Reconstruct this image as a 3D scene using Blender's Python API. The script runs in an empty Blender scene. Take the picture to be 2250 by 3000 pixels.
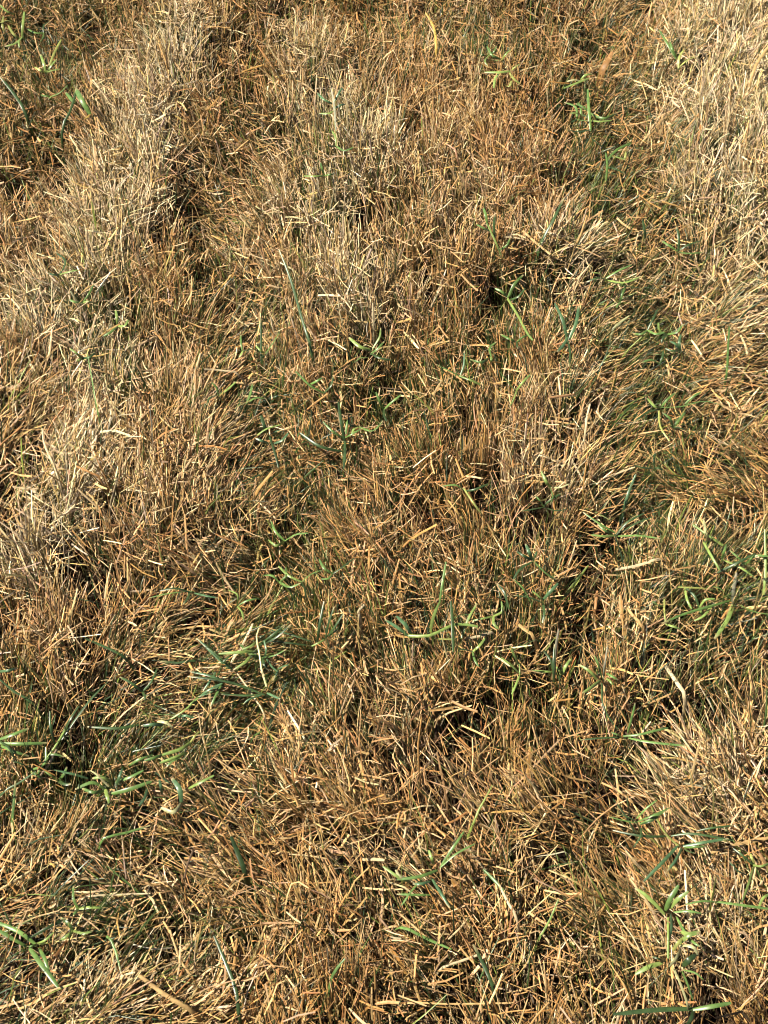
import bpy, math
import numpy as np
rng = np.random.default_rng(11)
R = math.radians
SC = bpy.context.scene
COL = SC.collection

# ------------------------------------------------------------------ camera
CAM_H, PITCH, VFOV = 1.0, 52.0, 40.0
cd = bpy.data.cameras.new('camera')
cam = bpy.data.objects.new('camera', cd)
COL.objects.link(cam)
cam.location = (0, 0, CAM_H)
cam.rotation_euler = (R(90 - PITCH), 0, 0)
cd.sensor_fit = 'VERTICAL'
cd.sensor_height = 24.0
cd.lens = 12.0 / math.tan(R(VFOV / 2))
cd.clip_start, cd.clip_end = 0.02, 2000
cd.dof.use_dof = True
cd.dof.focus_distance = 1.21
cd.dof.aperture_fstop = 13.0
SC.camera = cam
SC.render.resolution_x, SC.render.resolution_y = 768, 1024

# ------------------------------------------------------------------ sky, sun, exposure
SUN_EL, SUN_AZ = 49.0, -84.0          # azimuth measured from +Y towards +X
w = bpy.data.worlds.new('World')
SC.world = w
w.use_nodes = True
nt = w.node_tree
bg = nt.nodes['Background']
sky = nt.nodes.new('ShaderNodeTexSky')
sky.sky_type = 'NISHITA'
sky.sun_disc = False
sky.sun_elevation = R(SUN_EL)
sky.sun_rotation = R(SUN_AZ)
sky.altitude, sky.dust_density, sky.air_density = 1500, 0.0, 0.35      # clear dry summer air
nt.links.new(sky.outputs[0], bg.inputs[0])
bg.inputs[1].default_value = 0.05
sl = bpy.data.lights.new('sun', 'SUN')
sl.energy = 5.0
sl.angle = R(0.53)
sl.color = (1.0, 0.92, 0.77)
sun = bpy.data.objects.new('sun', sl)
COL.objects.link(sun)
sun.location = (-1.5, 3, 4)
sun.rotation_euler = (R(90 - SUN_EL), 0, R(180 - SUN_AZ))
SC.view_settings.view_transform = 'Standard'
SC.view_settings.look = 'None'
SC.view_settings.gamma = 1
SC.view_settings.use_curve_mapping = False
SC.view_settings.exposure = 1.38
SC.render.engine = 'CYCLES'
SC.cycles.filter_width = 0.9
SC.cycles.max_bounces = 3
SC.cycles.diffuse_bounces = 1
SC.cycles.transmission_bounces = 2
SC.cycles.glossy_bounces = 1

# ------------------------------------------------------------------ photo pixel <-> ground
FPX = 1500.0 / math.tan(R(VFOV / 2))
SP, CP = math.sin(R(PITCH)), math.cos(R(PITCH))
def to_px(x, y, z=0.02):
    dz = z - CAM_H
    dep = y * CP - dz * SP
    dep = np.maximum(dep, 0.05)
    return 1125 + FPX * x / dep, 1500 - FPX * (y * SP + dz * CP) / dep
def at(px, py, z):
    a, b = (px - 1125) / FPX, (1500 - py) / FPX
    d = (a, CP + b * SP, -SP + b * CP)
    t = (z - CAM_H) / d[2]
    return np.array((d[0] * t, d[1] * t, z))

# ------------------------------------------------------------------ the lawn's character, 8 columns x 12 rows of ground cells
# lay direction (deg), elevation (deg), bleached, green, hollow, rust
FIELD = '''
120 30 10 40 50 40|115 50 40 20 40 30|80 55 20 20 45 50|100 40 15 20 40 70|90 50 35 15 40 35|95 45 20 20 40 45|30 25 15 30 60 45|60 45 75 30 30 0
130 35 15 20 60 55|110 50 65 20 30 10|150 35 35 25 40 30|110 50 45 35 35 20|95 55 45 10 30 30|100 40 20 5 30 80|20 15 10 40 70 45|60 45 85 20 20 0
125 35 50 10 40 35|100 35 85 10 15 0|150 15 40 20 40 30|105 60 65 35 30 0|100 60 60 30 30 10|95 45 15 10 50 75|15 15 35 25 60 35|100 40 60 25 40 10
150 30 65 30 40 0|100 50 75 45 30 0|30 20 40 20 50 20|105 55 50 25 30 20|100 55 40 20 35 25|95 40 20 40 50 40|15 12 25 35 70 20|10 12 50 15 40 20
50 30 40 20 45 20|110 40 75 30 30 0|40 25 45 25 40 10|120 35 25 35 55 30|115 45 20 45 55 30|95 50 30 25 45 30|15 12 20 40 70 30|10 12 35 20 55 30
40 25 55 15 40 10|110 45 90 10 15 0|20 15 35 20 60 15|120 35 15 35 65 30|110 45 20 30 50 40|85 55 55 5 30 25|25 15 25 15 70 35|165 12 30 25 60 25
120 40 75 5 25 10|110 40 50 10 35 20|160 15 30 25 55 30|125 35 10 40 65 30|120 25 15 15 50 65|100 45 10 45 60 45|60 20 20 20 70 30|30 20 25 55 50 10
105 50 30 10 40 35|5 12 25 20 60 35|10 10 20 40 70 25|110 45 10 60 70 25|125 25 25 30 50 35|90 40 20 30 60 35|70 20 25 25 70 30|40 20 20 40 70 25
100 40 25 40 55 35|10 12 20 40 65 30|15 12 15 35 65 30|135 25 20 25 55 35|130 25 25 15 45 35|95 45 15 20 60 40|80 25 30 30 70 15|120 25 40 20 60 20
60 30 15 30 60 45|170 12 20 40 60 35|155 18 25 25 55 30|130 25 20 15 45 35|140 20 25 10 45 30|150 20 30 10 45 30|140 20 35 20 50 20|130 20 35 15 50 20
20 15 25 25 55 35|165 12 30 25 55 30|150 18 30 20 50 30|120 35 20 10 45 35|150 20 30 25 50 25|100 20 25 15 55 30|150 20 25 30 60 30|140 20 35 15 45 15
30 15 35 25 45 25|20 12 50 15 40 10|60 25 35 20 50 20|95 50 15 15 50 40|160 18 25 20 55 35|100 25 25 15 60 35|120 25 25 15 60 25|110 30 50 5 35 10'''
F = np.array([[[float(q) for q in c.split()] for c in r.split('|')] for r in FIELD.strip().split('\n')])
FA = np.concatenate([np.cos(np.radians(F[..., :1])), np.sin(np.radians(F[..., :1])), F[..., 1:2], F[..., 2:] / 100], -1)
FA[..., 3] = np.clip(FA[..., 3], 0, .5) * .55
FA[..., 5] = FA[..., 5] * .85
FA[..., 6] *= .85
FA[..., 4] = np.clip(FA[..., 4] * 1.15, 0, 1)
# smooth value noise on a lattice
def make_noise(scale, seed):
    g = np.random.default_rng(seed).random((64, 64))
    def f(x, y):
        X, Y = x / scale + 100.3, y / scale + 100.7
        i, j = np.floor(X).astype(int), np.floor(Y).astype(int)
        a, b = X - i, Y - j
        a, b = a * a * (3 - 2 * a), b * b * (3 - 2 * b)
        i, j, i1, j1 = i % 64, j % 64, (i + 1) % 64, (j + 1) % 64
        return (g[i, j] * (1 - a) + g[i1, j] * a) * (1 - b) + (g[i, j1] * (1 - a) + g[i1, j1] * a) * b
    return f
n_a, n_b, n_c, n_d, n_e = (make_noise(s, k) for s, k in ((.11, 1), (.045, 2), (.06, 3), (.025, 4), (.08, 5)))
# bands where the lawn is bleached, sunk into furrows or still green: (amount, radius, points)
BLEACHED = ((.85, 105, (542, 60), (447, 325), (352, 570), (258, 760), (150, 930)), (.8, 95, (258, 760), (300, 1085), (240, 1300), (200, 1500), (70, 1640)),
 (.45, 90, (880, 120), (936, 200)), (.75, 105, (990, 330), (1071, 447), (1003, 542), (950, 690)), (.5, 90, (950, 690), (1030, 840), (1085, 960)),
 (.95, 130, (2140, 60), (2040, 203), (2115, 400), (2230, 270)), (.7, 100, (2115, 400), (2100, 560), (2220, 720)), (.4, 110, (2170, 880), (2250, 900)),
 (.5, 100, (1690, 1150), (1627, 1370)), (.5, 75, (1640, 745), (1830, 740)), (.35, 130, (2100, 2260), (2200, 2800)), (.35, 130, (150, 2920), (450, 2860)), (.25, 110, (1050, 2000), (1300, 2250)))
FURROW = ((.4, 120, (880, 20), (1300, 50), (1600, 90)), (.4, 120, (60, 60), (330, 90)), (.36, 95, (719, 130), (705, 407), (624, 570), (583, 760), (651, 900), (705, 1190)), (.62, 90, (705, 1190), (780, 1290), (868, 1424), (881, 1627), (840, 1817), (800, 2000)),
 (.5, 85, (800, 2000), (475, 2115), (340, 2305), (120, 2350)), (.6, 85, (1736, 120), (1668, 271), (1750, 542), (1871, 840), (1898, 1058), (1966, 1275), (1925, 1437)),
 (.55, 85, (1925, 1437), (1830, 1560), (1722, 1803), (1600, 2080)), (.5, 80, (1990, 1800), (2120, 2040), (1900, 2120)), (.45, 120, (90, 300), (130, 500)), (.5, 80, (1500, 880), (1420, 1030)), (.45, 90, (1180, 1080), (1130, 1250), (1000, 1350)),
 (.4, 80, (30, 2330), (500, 2480), (700, 2700)), (.4, 80, (1640, 2700), (1750, 2900)), (.45, 60, (330, 900), (420, 1010)), (.4, 80, (30, 1330), (60, 1480)), (.35, 90, (1900, 2380), (1700, 2560)))
GREENER = ((.5, 90, (868, 1424), (881, 1627), (840, 1817), (720, 1960)), (.35, 85, (705, 1190), (780, 1290)), (.4, 90, (1871, 840), (1898, 1058), (1966, 1275), (1880, 1450)), (.3, 90, (1668, 271), (1750, 542)),
 (.5, 120, (2030, 1640), (2180, 1800)), (.35, 100, (1350, 1850), (1560, 1800)), (.4, 70, (210, 830), (300, 950), (330, 1060)), (.35, 70, (1010, 380), (980, 620)), (.4, 100, (450, 2130), (250, 2280), (60, 2150)),
 (.35, 90, (1500, 880), (1420, 1030)), (.4, 90, (1130, 1080), (1120, 1260)), (.35, 100, (60, 80), (150, 200)), (.3, 90, (1280, 60), (1500, 120)), (.3, 90, (750, 1150), (690, 1000)), (.3, 100, (100, 2700), (350, 2750)))
def bands(px, py, lst):
    out = np.zeros(len(px))
    for amount, rad, *pts in lst:
        pts = np.array(pts, float)
        d2 = np.full(len(px), 1e18)
        for a, b in zip(pts[:-1], pts[1:]):
            u = b - a
            t = np.clip(((px - a[0]) * u[0] + (py - a[1]) * u[1]) / (u @ u), 0, 1)
            d2 = np.minimum(d2, (px - a[0] - t * u[0]) ** 2 + (py - a[1] - t * u[1]) ** 2)
        out = np.maximum(out, amount * np.exp(-(d2 / rad ** 2) ** 1.3))
    return out
def field(x, y):
    px, py = to_px(x, y)
    c = np.clip(px / 2250 * 8 - .5, 0, 6.999)
    r = np.clip(py / 3000 * 12 - .5, 0, 10.999)
    i, j = r.astype(int), c.astype(int)
    fr, fc = (r - i)[:, None], (c - j)[:, None]
    fr, fc = fr * fr * (3 - 2 * fr), fc * fc * (3 - 2 * fc)
    o = FA[i, j] * (1 - fr) * (1 - fc) + FA[i + 1, j] * fr * (1 - fc) + FA[i, j + 1] * (1 - fr) * fc + FA[i + 1, j + 1] * fr * fc
    qx, qy = px + 60 * (n_b(x, y) - .5), py + 60 * (n_c(x, y) - .5)
    ble, fur, gre = (bands(qx, qy, l) for l in (BLEACHED, FURROW, GREENER))
    o[:, 3] = np.clip(o[:, 3] * (1 - .3 * fur) + ble, 0, 1)
    o[:, 4] = np.clip(o[:, 4] + 1.25 * gre, 0, 1)
    o[:, 5] = np.clip(o[:, 5] * (1 - .5 * ble) + fur, 0, .95)
    o[:, 6] = o[:, 6] * (1 - .8 * ble)
    return o

LX, LY = np.meshgrid(np.linspace(-2, 2, 201), np.linspace(-.8, 3.4, 211), indexing='ij')
HOL = field(LX.ravel(), LY.ravel())[:, 5].reshape(LX.shape)
def ground_z(x, y):
    """rough lawn soil, lower in the hollows"""
    a = np.clip((np.asarray(x) + 2) / .02, 0, 199.99); b = np.clip((np.asarray(y) + .8) / .02, 0, 209.99)
    i, j = a.astype(int), b.astype(int); a, b = a - i, b - j
    h = (HOL[i, j] * (1 - a) + HOL[i + 1, j] * a) * (1 - b) + (HOL[i, j + 1] * (1 - a) + HOL[i + 1, j + 1] * a) * b
    return .020 * n_a(x, y) + .010 * n_b(x, y) - .017 - .047 * h

# ------------------------------------------------------------------ materials
def blade_material(name, trans, rough, spec):
    m = bpy.data.materials.new(name)
    m.use_nodes = True
    t = m.node_tree
    for n in list(t.nodes): t.nodes.remove(n)
    out = t.nodes.new('ShaderNodeOutputMaterial')
    at_ = t.nodes.new('ShaderNodeAttribute'); at_.attribute_name = 'col'
    tc = t.nodes.new('ShaderNodeTexCoord')
    no = t.nodes.new('ShaderNodeTexNoise'); no.inputs['Scale'].default_value = 260; no.inputs['Detail'].default_value = 3
    t.links.new(tc.outputs['Object'], no.inputs['Vector'])
    mr = t.nodes.new('ShaderNodeMapRange')
    mr.inputs['From Min'].default_value = .3; mr.inputs['From Max'].default_value = .7
    mr.inputs['To Min'].default_value = .72; mr.inputs['To Max'].default_value = 1.22
    t.links.new(no.outputs['Fac'], mr.inputs['Value'])
    mx = t.nodes.new('ShaderNodeMixRGB'); mx.blend_type = 'MULTIPLY'; mx.inputs[0].default_value = 1
    t.links.new(at_.outputs['Color'], mx.inputs[1]); t.links.new(mr.outputs[0], mx.inputs[2])
    p = t.nodes.new('ShaderNodeBsdfPrincipled')
    p.inputs['Roughness'].default_value = rough
    p.inputs['Specular IOR Level'].default_value = spec
    tr = t.nodes.new('ShaderNodeBsdfTranslucent')
    t.links.new(mx.outputs[0], p.inputs['Base Color']); t.links.new(mx.outputs[0], tr.inputs['Color'])
    ms = t.nodes.new('ShaderNodeMixShader'); ms.inputs[0].default_value = trans
    t.links.new(p.outputs[0], ms.inputs[1]); t.links.new(tr.outputs[0], ms.inputs[2])
    t.links.new(ms.outputs[0], out.inputs[0])
    return m
M_DRY = blade_material('dry_blade', .08, .5, .22)
M_GREEN = blade_material('green_blade', .15, .38, .5)

def soil_material():
    m = bpy.data.materials.new('soil')
    m.use_nodes = True
    t = m.node_tree
    p = t.nodes['Principled BSDF']
    p.inputs['Roughness'].default_value = .95
    p.inputs['Specular IOR Level'].default_value = .1
    tc = t.nodes.new('ShaderNodeTexCoord')
    a = t.nodes.new('ShaderNodeTexNoise'); a.inputs['Scale'].default_value = 55; a.inputs['Detail'].default_value = 8
    b = t.nodes.new('ShaderNodeTexNoise'); b.inputs['Scale'].default_value = 420; b.inputs['Detail'].default_value = 4
    for n in (a, b): t.links.new(tc.outputs['Object'], n.inputs['Vector'])
    cr = t.nodes.new('ShaderNodeValToRGB')
    cr.color_ramp.elements[0].position = .35; cr.color_ramp.elements[0].color = (.010, .006, .004, 1)
    cr.color_ramp.elements[1].position = .72; cr.color_ramp.elements[1].color = (.040, .023, .011, 1)
    t.links.new(a.outputs['Fac'], cr.inputs[0]); t.links.new(cr.outputs[0], p.inputs['Base Color'])
    bp = t.nodes.new('ShaderNodeBump'); bp.inputs['Distance'].default_value = .004; bp.inputs['Strength'].default_value = .4
    t.links.new(b.outputs['Fac'], bp.inputs['Height']); t.links.new(bp.outputs[0], p.inputs['Normal'])
    return m
M_SOIL = soil_material()

# ------------------------------------------------------------------ mesh helpers
def ribbon_arrays(P, W, S, cup):
    """centre lines P (N,K,3), half widths W (N,K), side vectors S (N,K,3): three vertices across, folded along the midrib"""
    T = np.gradient(P, axis=1)
    T /= np.linalg.norm(T, axis=2, keepdims=True) + 1e-9
    S = S - (S * T).sum(2, keepdims=True) * T
    S /= np.linalg.norm(S, axis=2, keepdims=True) + 1e-9
    Nn = np.cross(S, T)
    return np.stack([P - S * W[..., None], P - Nn * (W * cup)[..., None], P + S * W[..., None]], 2)
def build_mesh(name, V, C, mat):
    """V (N,K,3,3) vertices, C (N,K,3,3) colours"""
    N, K = V.shape[:2]
    me = bpy.data.meshes.new(name)
    nv = N * K * 3
    k, s = np.meshgrid(np.arange(K - 1), np.arange(2), indexing='ij')
    b = (k * 3 + s).ravel()
    quad = np.stack([b, b + 1, b + 4, b + 3], 1)
    faces = (quad[None] + (np.arange(N) * K * 3)[:, None, None]).reshape(-1, 4)
    me.vertices.add(nv); me.loops.add(faces.size); me.polygons.add(len(faces))
    me.vertices.foreach_set('co', V.reshape(-1).astype(np.float32))
    me.loops.foreach_set('vertex_index', faces.reshape(-1).astype(np.int32))
    me.polygons.foreach_set('loop_start', (np.arange(len(faces)) * 4).astype(np.int32))
    at_ = me.attributes.new('col', 'FLOAT_COLOR', 'POINT')
    at_.data.foreach_set('color', np.concatenate([C.reshape(-1, 3), np.ones((nv, 1))], 1).astype(np.float32).reshape(-1))
    me.materials.append(mat)
    me.update(calc_edges=True)
    me.polygons.foreach_set('use_smooth', np.ones(len(faces), bool))
    return me
def link(name, me, parent=None):
    o = bpy.data.objects.new(name, me)
    COL.objects.link(o)
    if parent is not None: o.parent = parent
    return o
def tag(o, label=None, cat=None, group=None, kind=None):
    for k, v in (('label', label), ('category', cat), ('group', group), ('kind', kind)):
        if v: o[k] = v
    return o

# ------------------------------------------------------------------ ground
gx = np.concatenate([[-300, -60, -12, -4], np.linspace(-2, 2, 121), [4, 12, 60, 300]])
gy = np.concatenate([[-300, -60, -12, -3], np.linspace(-.8, 3.4, 127), [5, 12, 60, 300]])
GX, GY = np.meshgrid(gx, gy, indexing='ij')
fade = np.clip(1.5 - np.maximum(np.abs(GX) / 2, np.abs(GY - 1.3) / 2.1), 0, 1)
GZ = ground_z(GX, GY) * np.clip(fade * 2, 0, 1) - .002
nx, ny = GX.shape
idx = np.arange(nx * ny).reshape(nx, ny)
fc = np.stack([idx[:-1, :-1], idx[1:, :-1], idx[1:, 1:], idx[:-1, 1:]], -1).reshape(-1, 4)
me = bpy.data.meshes.new('ground')
me.from_pydata(np.stack([GX, GY, GZ], -1).reshape(-1, 3).tolist(), [], fc.tolist())
me.materials.append(M_SOIL)
me.polygons.foreach_set('use_smooth', np.ones(len(fc), bool))
tag(link('ground', me), 'dark brown soil showing in the gaps between the grass', 'ground', kind='structure')

# ------------------------------------------------------------------ grass
PALE = np.array((.62, .480, .285)); TAN = np.array((.385, .215, .080)); RUST = np.array((.265, .128, .036))
GREY = np.array((.46, .385, .27)); STRAW = np.array((.50, .335, .135))
GRN = np.array((.033, .060, .014)); TEAL = np.array((.030, .056, .026)); LIME = np.array((.150, .190, .040)); OLIVE = np.array((.085, .078, .023))

def in_core(x, y, m=90):
    px, py = to_px(x, y)
    return (px > -m) & (px < 2250 + m) & (py > -m) & (py < 3000 + m * 2)

def scatter_tufts(dens_core, dens_out):
    x0, x1, y0, y1 = -1.35, 1.35, -.2, 2.75
    n = int(dens_core * (x1 - x0) * (y1 - y0))
    x, y = rng.uniform(x0, x1, n), rng.uniform(y0, y1, n)
    core = in_core(x, y)
    keep = core | (rng.random(n) < dens_out / dens_core)
    return x[keep], y[keep], core[keep]

def grow(x, y, f, K, n_per, spread, kind):
    """blades of every tuft: centre lines, widths, sides, colours"""
    nt_ = len(x)
    taz = np.arctan2(f[:, 1] / .78, f[:, 0]) + rng.normal(0, .38, nt_)
    tel = f[:, 2] + rng.normal(0, 9, nt_)
    thue = rng.normal(0, .16, nt_)
    rep = rng.poisson(n_per * rng.lognormal(-.1, .45, nt_) * (np.clip(1.18 - 1.05 * f[:, 5], .34, 1.05) if kind == 'dry' else np.ones(nt_)))
    q = np.repeat(np.arange(nt_), rep)
    n = len(q)
    fx = f[q]
    sq = (spread * rng.uniform(.6, 1.6, nt_))[q]
    bx, by = x[q] + rng.normal(0, 1, n) * sq, y[q] + rng.normal(0, 1, n) * sq
    az = taz[q] + rng.normal(0, .24, n) + (rng.random(n) < .18) * rng.uniform(-2.2, 2.2, n)
    el = tel[q] + rng.normal(0, 11, n)
    return q, n, fx, bx, by, az, el, thue[q]

def centreline(bx, by, z0, az, e0, e1, L, K, bend, kink, foot=None):
    n = len(bx)
    t = np.linspace(0, 1, K)
    e = e0[:, None] + (e1 - e0)[:, None] * t[None] ** .8
    if foot is not None: e[:, 0] = foot
    ks = rng.integers(1, max(K - 1, 2), n)
    e = e + np.where(np.arange(K)[None] >= ks[:, None], kink[:, None], 0)
    a = az[:, None] + bend[:, None] * t[None]
    d = np.stack([np.cos(e) * np.cos(a), np.cos(e) * np.sin(a), np.sin(e)], -1)
    step = d * (L / (K - 1))[:, None, None]
    P = np.zeros((n, K, 3))
    P[:, 1:] = np.cumsum(step[:, :-1], 1)
    P += np.stack([bx, by, z0], 1)[:, None, :]
    gz = ground_z(P[..., 0], P[..., 1])
    P[..., 2] = np.maximum(P[..., 2], gz + .0015)
    P[:, 0, 2] = np.minimum(P[:, 0, 2], z0)
    return P, a

def sides(P, az, roll):
    n, K = P.shape[:2]
    T = np.gradient(P, axis=1); T /= np.linalg.norm(T, axis=2, keepdims=True) + 1e-9
    h = np.stack([-np.sin(az), np.cos(az), np.zeros_like(az)], -1)
    b = np.cross(T, h)
    return h * np.cos(roll)[..., None] + b * np.sin(roll)[..., None]

def dry_colour(fx, hue, n, x, y):
    pale = np.clip(fx[:, 3] * 1.1 + hue + (n_c(x, y) - .5) * .4 + rng.normal(.03, .27, n), 0, 1)[:, None]
    rust = np.clip(fx[:, 6] + (n_e(x, y) - .5) * .3 + rng.normal(0, .33, n), 0, 1)[:, None]
    base = TAN * (1 - rust) + RUST * rust
    pl = np.where(rng.random((n, 1)) < .15, GREY, np.where(rng.random((n, 1)) < .3, STRAW, PALE))
    c = base * (1 - pale) + pl * pale
    return c * rng.lognormal(-.03, .28, (n, 1)) * (1 + rng.normal(0, .05, (n, 3)))

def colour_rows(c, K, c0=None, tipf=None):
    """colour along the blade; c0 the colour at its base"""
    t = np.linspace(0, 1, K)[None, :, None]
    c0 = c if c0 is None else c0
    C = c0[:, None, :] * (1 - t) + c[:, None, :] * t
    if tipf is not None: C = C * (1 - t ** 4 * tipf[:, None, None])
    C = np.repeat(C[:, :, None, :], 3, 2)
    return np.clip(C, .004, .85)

tx, ty, tcore = scatter_tufts(3500, 1150)
tf = field(tx, ty)
# ragged edges between the patches
cl = {}
def add(key, V, C):
    cl.setdefault(key, []).append((V, C))
canopy_pts = []

for core, K, wmul in ((True, 4, 1.0), (False, 3, 2.1)):
    s = tcore == core
    x, y, f = tx[s], ty[s], tf[s]
    # dry standing and leaning blades
    q, n, fx, bx, by, az, el, hue = grow(x, y, f, K, 22.0 if core else 17.0, .0052 if core else .013, 'dry')
    L = rng.uniform(.030, .070, n) * (1.06 - .30 * fx[:, 5])
    lift = rng.random(n) ** 2 * .016
    z0 = ground_z(bx, by) - .003 + lift
    e0 = np.radians(np.clip(el + 12, 2, 84)); e1 = np.radians(np.clip(el - 15, -22, 75))
    kink = np.radians(np.where(rng.random(n) < .09, rng.uniform(-75, 30, n), rng.normal(0, 5, n)))
    P, a = centreline(bx, by, z0, az, e0, e1, L, K, rng.normal(0, .42, n), kink, np.radians(np.clip(34 + .75 * el + rng.normal(0, 12, n), 20, 88)))
    wd = rng.lognormal(math.log(.00043), .44, n).clip(.00024, .0017) * wmul
    prof = np.interp(np.linspace(0, 1, K), [0, .25, .5, .8, 1], [.55, .75, 1, .92, .65])
    W = wd[:, None] * prof[None]
    roll = np.repeat(rng.normal(0, .5, n)[:, None], K, 1) + np.linspace(0, 1, K)[None] * rng.normal(0, .7, n)[:, None]
    V = ribbon_arrays(P, W, sides(P, a, roll), rng.uniform(.25, .9, n)[:, None])
    c = dry_colour(fx, hue, n, bx, by)
    green_shaded_base = rng.random(n) < .35 + .5 * fx[:, 4]
    c0 = np.where(green_shaded_base[:, None], c * .1 + np.where(rng.random((n, 1)) < .6, GRN, OLIVE) * .9, c * .4 + np.array((.075, .042, .018)) * .6)  # base colours: living green and sheath brown, darkened to paint shade into the gaps
    C = colour_rows(c * 1.08, K, c0)  # tip colour lightened to paint in sunlit highlights
    px, py = to_px(bx, by)
    pale = fx[:, 3]
    key = np.where(pale < .52, 'tan', np.where(px < 900, 'left', np.where(px < 1560, 'centre', 'right')))
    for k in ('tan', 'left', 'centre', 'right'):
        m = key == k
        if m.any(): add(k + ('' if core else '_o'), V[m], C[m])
    if core: canopy_pts.append(P[:, 2:, :].reshape(-1, 3))
    # green blades
    q, n, fx, bx, by, az, el, hue = grow(x, y, f, K, 20.0 if core else 10.0, .0065 if core else .013, 'green')
    keep = rng.random(n) < fx[:, 4] * 1.15
    fx, bx, by, az, el = fx[keep], bx[keep], by[keep], az[keep], el[keep]
    n = len(bx)
    L = rng.uniform(.030, .068, n)
    z0 = ground_z(bx, by) - .003 + rng.random(n) ** 2 * .012
    up = rng.random(n) < .3
    el = np.where(up, np.maximum(el, rng.uniform(45, 80, n)), el)
    e0 = np.radians(np.clip(el + 24, 6, 88)); e1 = np.radians(np.clip(el - 14, -20, 82))
    P, a = centreline(bx, by, z0, az, e0, e1, L, K, rng.normal(0, .3, n), np.radians(rng.normal(0, 5, n)), np.radians(np.clip(rng.normal(68, 12, n), 30, 88)))
    wd = rng.lognormal(math.log(.00043), .36, n).clip(.00024, .0014) * wmul
    prof = np.interp(np.linspace(0, 1, K), [0, .3, .8, 1], [.85, 1, .8, .4])
    roll = np.repeat(rng.normal(0, .8, n)[:, None], K, 1) + np.linspace(0, 1, K)[None] * rng.normal(0, .5, n)[:, None]
    V = ribbon_arrays(P, wd[:, None] * prof[None], sides(P, a, roll), rng.uniform(.3, .9, n)[:, None])
    r_ = rng.random((n, 1))
    c = np.where(r_ < .50, GRN, np.where(r_ < .66, TEAL, np.where(r_ < .84, LIME, OLIVE))) * rng.lognormal(0, .28, (n, 1))
    dry_tip = rng.random((n, 1)) < .25
    add('green' + ('' if core else '_o'), V, colour_rows(np.where(dry_tip, STRAW * .8, c), K, c))
    # clippings and dead leaf litter lying at every depth
    m_ = int(len(x) * (6 if core else 4.0))
    q = rng.integers(0, len(x), m_)
    fx = f[q]
    bx, by = x[q] + rng.normal(0, .012, m_), y[q] + rng.normal(0, .012, m_)
    hgt = .026 + .030 * np.sin(np.radians(fx[:, 2]))
    z0 = ground_z(bx, by) + (.45 + .55 * rng.random(m_) ** .6) * hgt
    K2 = 3
    L = rng.uniform(.005, .030, m_)
    az = rng.uniform(-math.pi, math.pi, m_)
    e = np.radians(rng.normal(4, 16, m_))
    P, a = centreline(bx, by, z0, az, e, e + np.radians(rng.normal(-4, 18, m_)), L, K2, rng.normal(0, .35, m_), np.zeros(m_))
    wd = rng.lognormal(math.log(.00045), .42, m_).clip(.00025, .0012) * wmul
    roll = np.repeat(rng.normal(0, .8, m_)[:, None], K2, 1)
    V = ribbon_arrays(P, wd[:, None] * np.array([.85, 1, .8])[None], sides(P, a, roll), rng.uniform(.2, .8, m_)[:, None])
    add('litter' + ('' if core else '_o'), V, colour_rows(dry_colour(fx, rng.normal(.03, .15, m_), m_, bx, by), K2))

# dark decayed thatch on the soil
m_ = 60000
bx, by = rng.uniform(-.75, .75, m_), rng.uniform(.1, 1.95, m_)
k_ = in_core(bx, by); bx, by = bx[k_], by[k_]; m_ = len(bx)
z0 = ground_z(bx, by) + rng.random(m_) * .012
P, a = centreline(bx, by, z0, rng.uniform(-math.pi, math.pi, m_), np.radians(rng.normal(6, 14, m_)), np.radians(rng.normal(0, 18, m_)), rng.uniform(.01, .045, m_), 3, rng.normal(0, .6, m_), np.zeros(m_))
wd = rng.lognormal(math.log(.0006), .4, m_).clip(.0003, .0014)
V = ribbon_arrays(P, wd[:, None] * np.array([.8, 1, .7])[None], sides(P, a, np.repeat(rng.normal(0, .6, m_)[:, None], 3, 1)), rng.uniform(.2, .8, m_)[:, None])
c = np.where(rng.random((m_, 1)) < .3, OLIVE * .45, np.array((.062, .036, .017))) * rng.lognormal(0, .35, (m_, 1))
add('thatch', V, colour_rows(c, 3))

NAMES = {
 'thatch': ('thatch', 'dark brown decayed thatch matted on the soil under the blades', 'thatch', M_DRY),
 'tan': ('tan_dry_grass', 'matted tan and rust brown dry grass blades between the bleached patches', 'dry grass', M_DRY),
 'left': ('bleached_grass', 'bleached silvery straw grass in a long wavering band beside the tan grass', 'dry grass', M_DRY),
 'centre': ('bleached_grass', 'bleached upright straw grass mixed with thin dark green blades, in the middle', 'dry grass', M_DRY),
 'right': ('bleached_grass', 'bleached leaning straw grass in a broad patch behind the shaded hollow', 'dry grass', M_DRY),
 'green': ('green_grass', 'thin dark green living blades growing up through the dead lawn', 'green grass', M_GREEN),
 'litter': ('grass_clippings', 'short loose dry clippings and broken straw bits among the blades', 'clippings', M_DRY),
 'tan_o': ('tan_dry_grass', 'tan dry lawn grass continuing around the matted lawn', 'dry grass', M_DRY),
 'green_o': ('green_grass', 'green lawn blades in the dry lawn further out', 'green grass', M_GREEN),
 'litter_o': ('grass_clippings', 'loose dry clippings in the lawn further out', 'clippings', M_DRY)}
for k in ('left_o', 'centre_o', 'right_o'):
    if k in cl: cl.setdefault('tan_o', []).extend(cl.pop(k))
ntri = 0
for k, lst in cl.items():
    nm, lb, ct, mt = NAMES[k]
    V = np.concatenate([v for v, _ in lst]); C = np.concatenate([c for _, c in lst])
    ntri += V.shape[0] * (V.shape[1] - 1) * 4
    tag(link(nm, build_mesh(nm, V, C, mt)), lb, ct, kind='stuff')
print('blade triangles', ntri)

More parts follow.
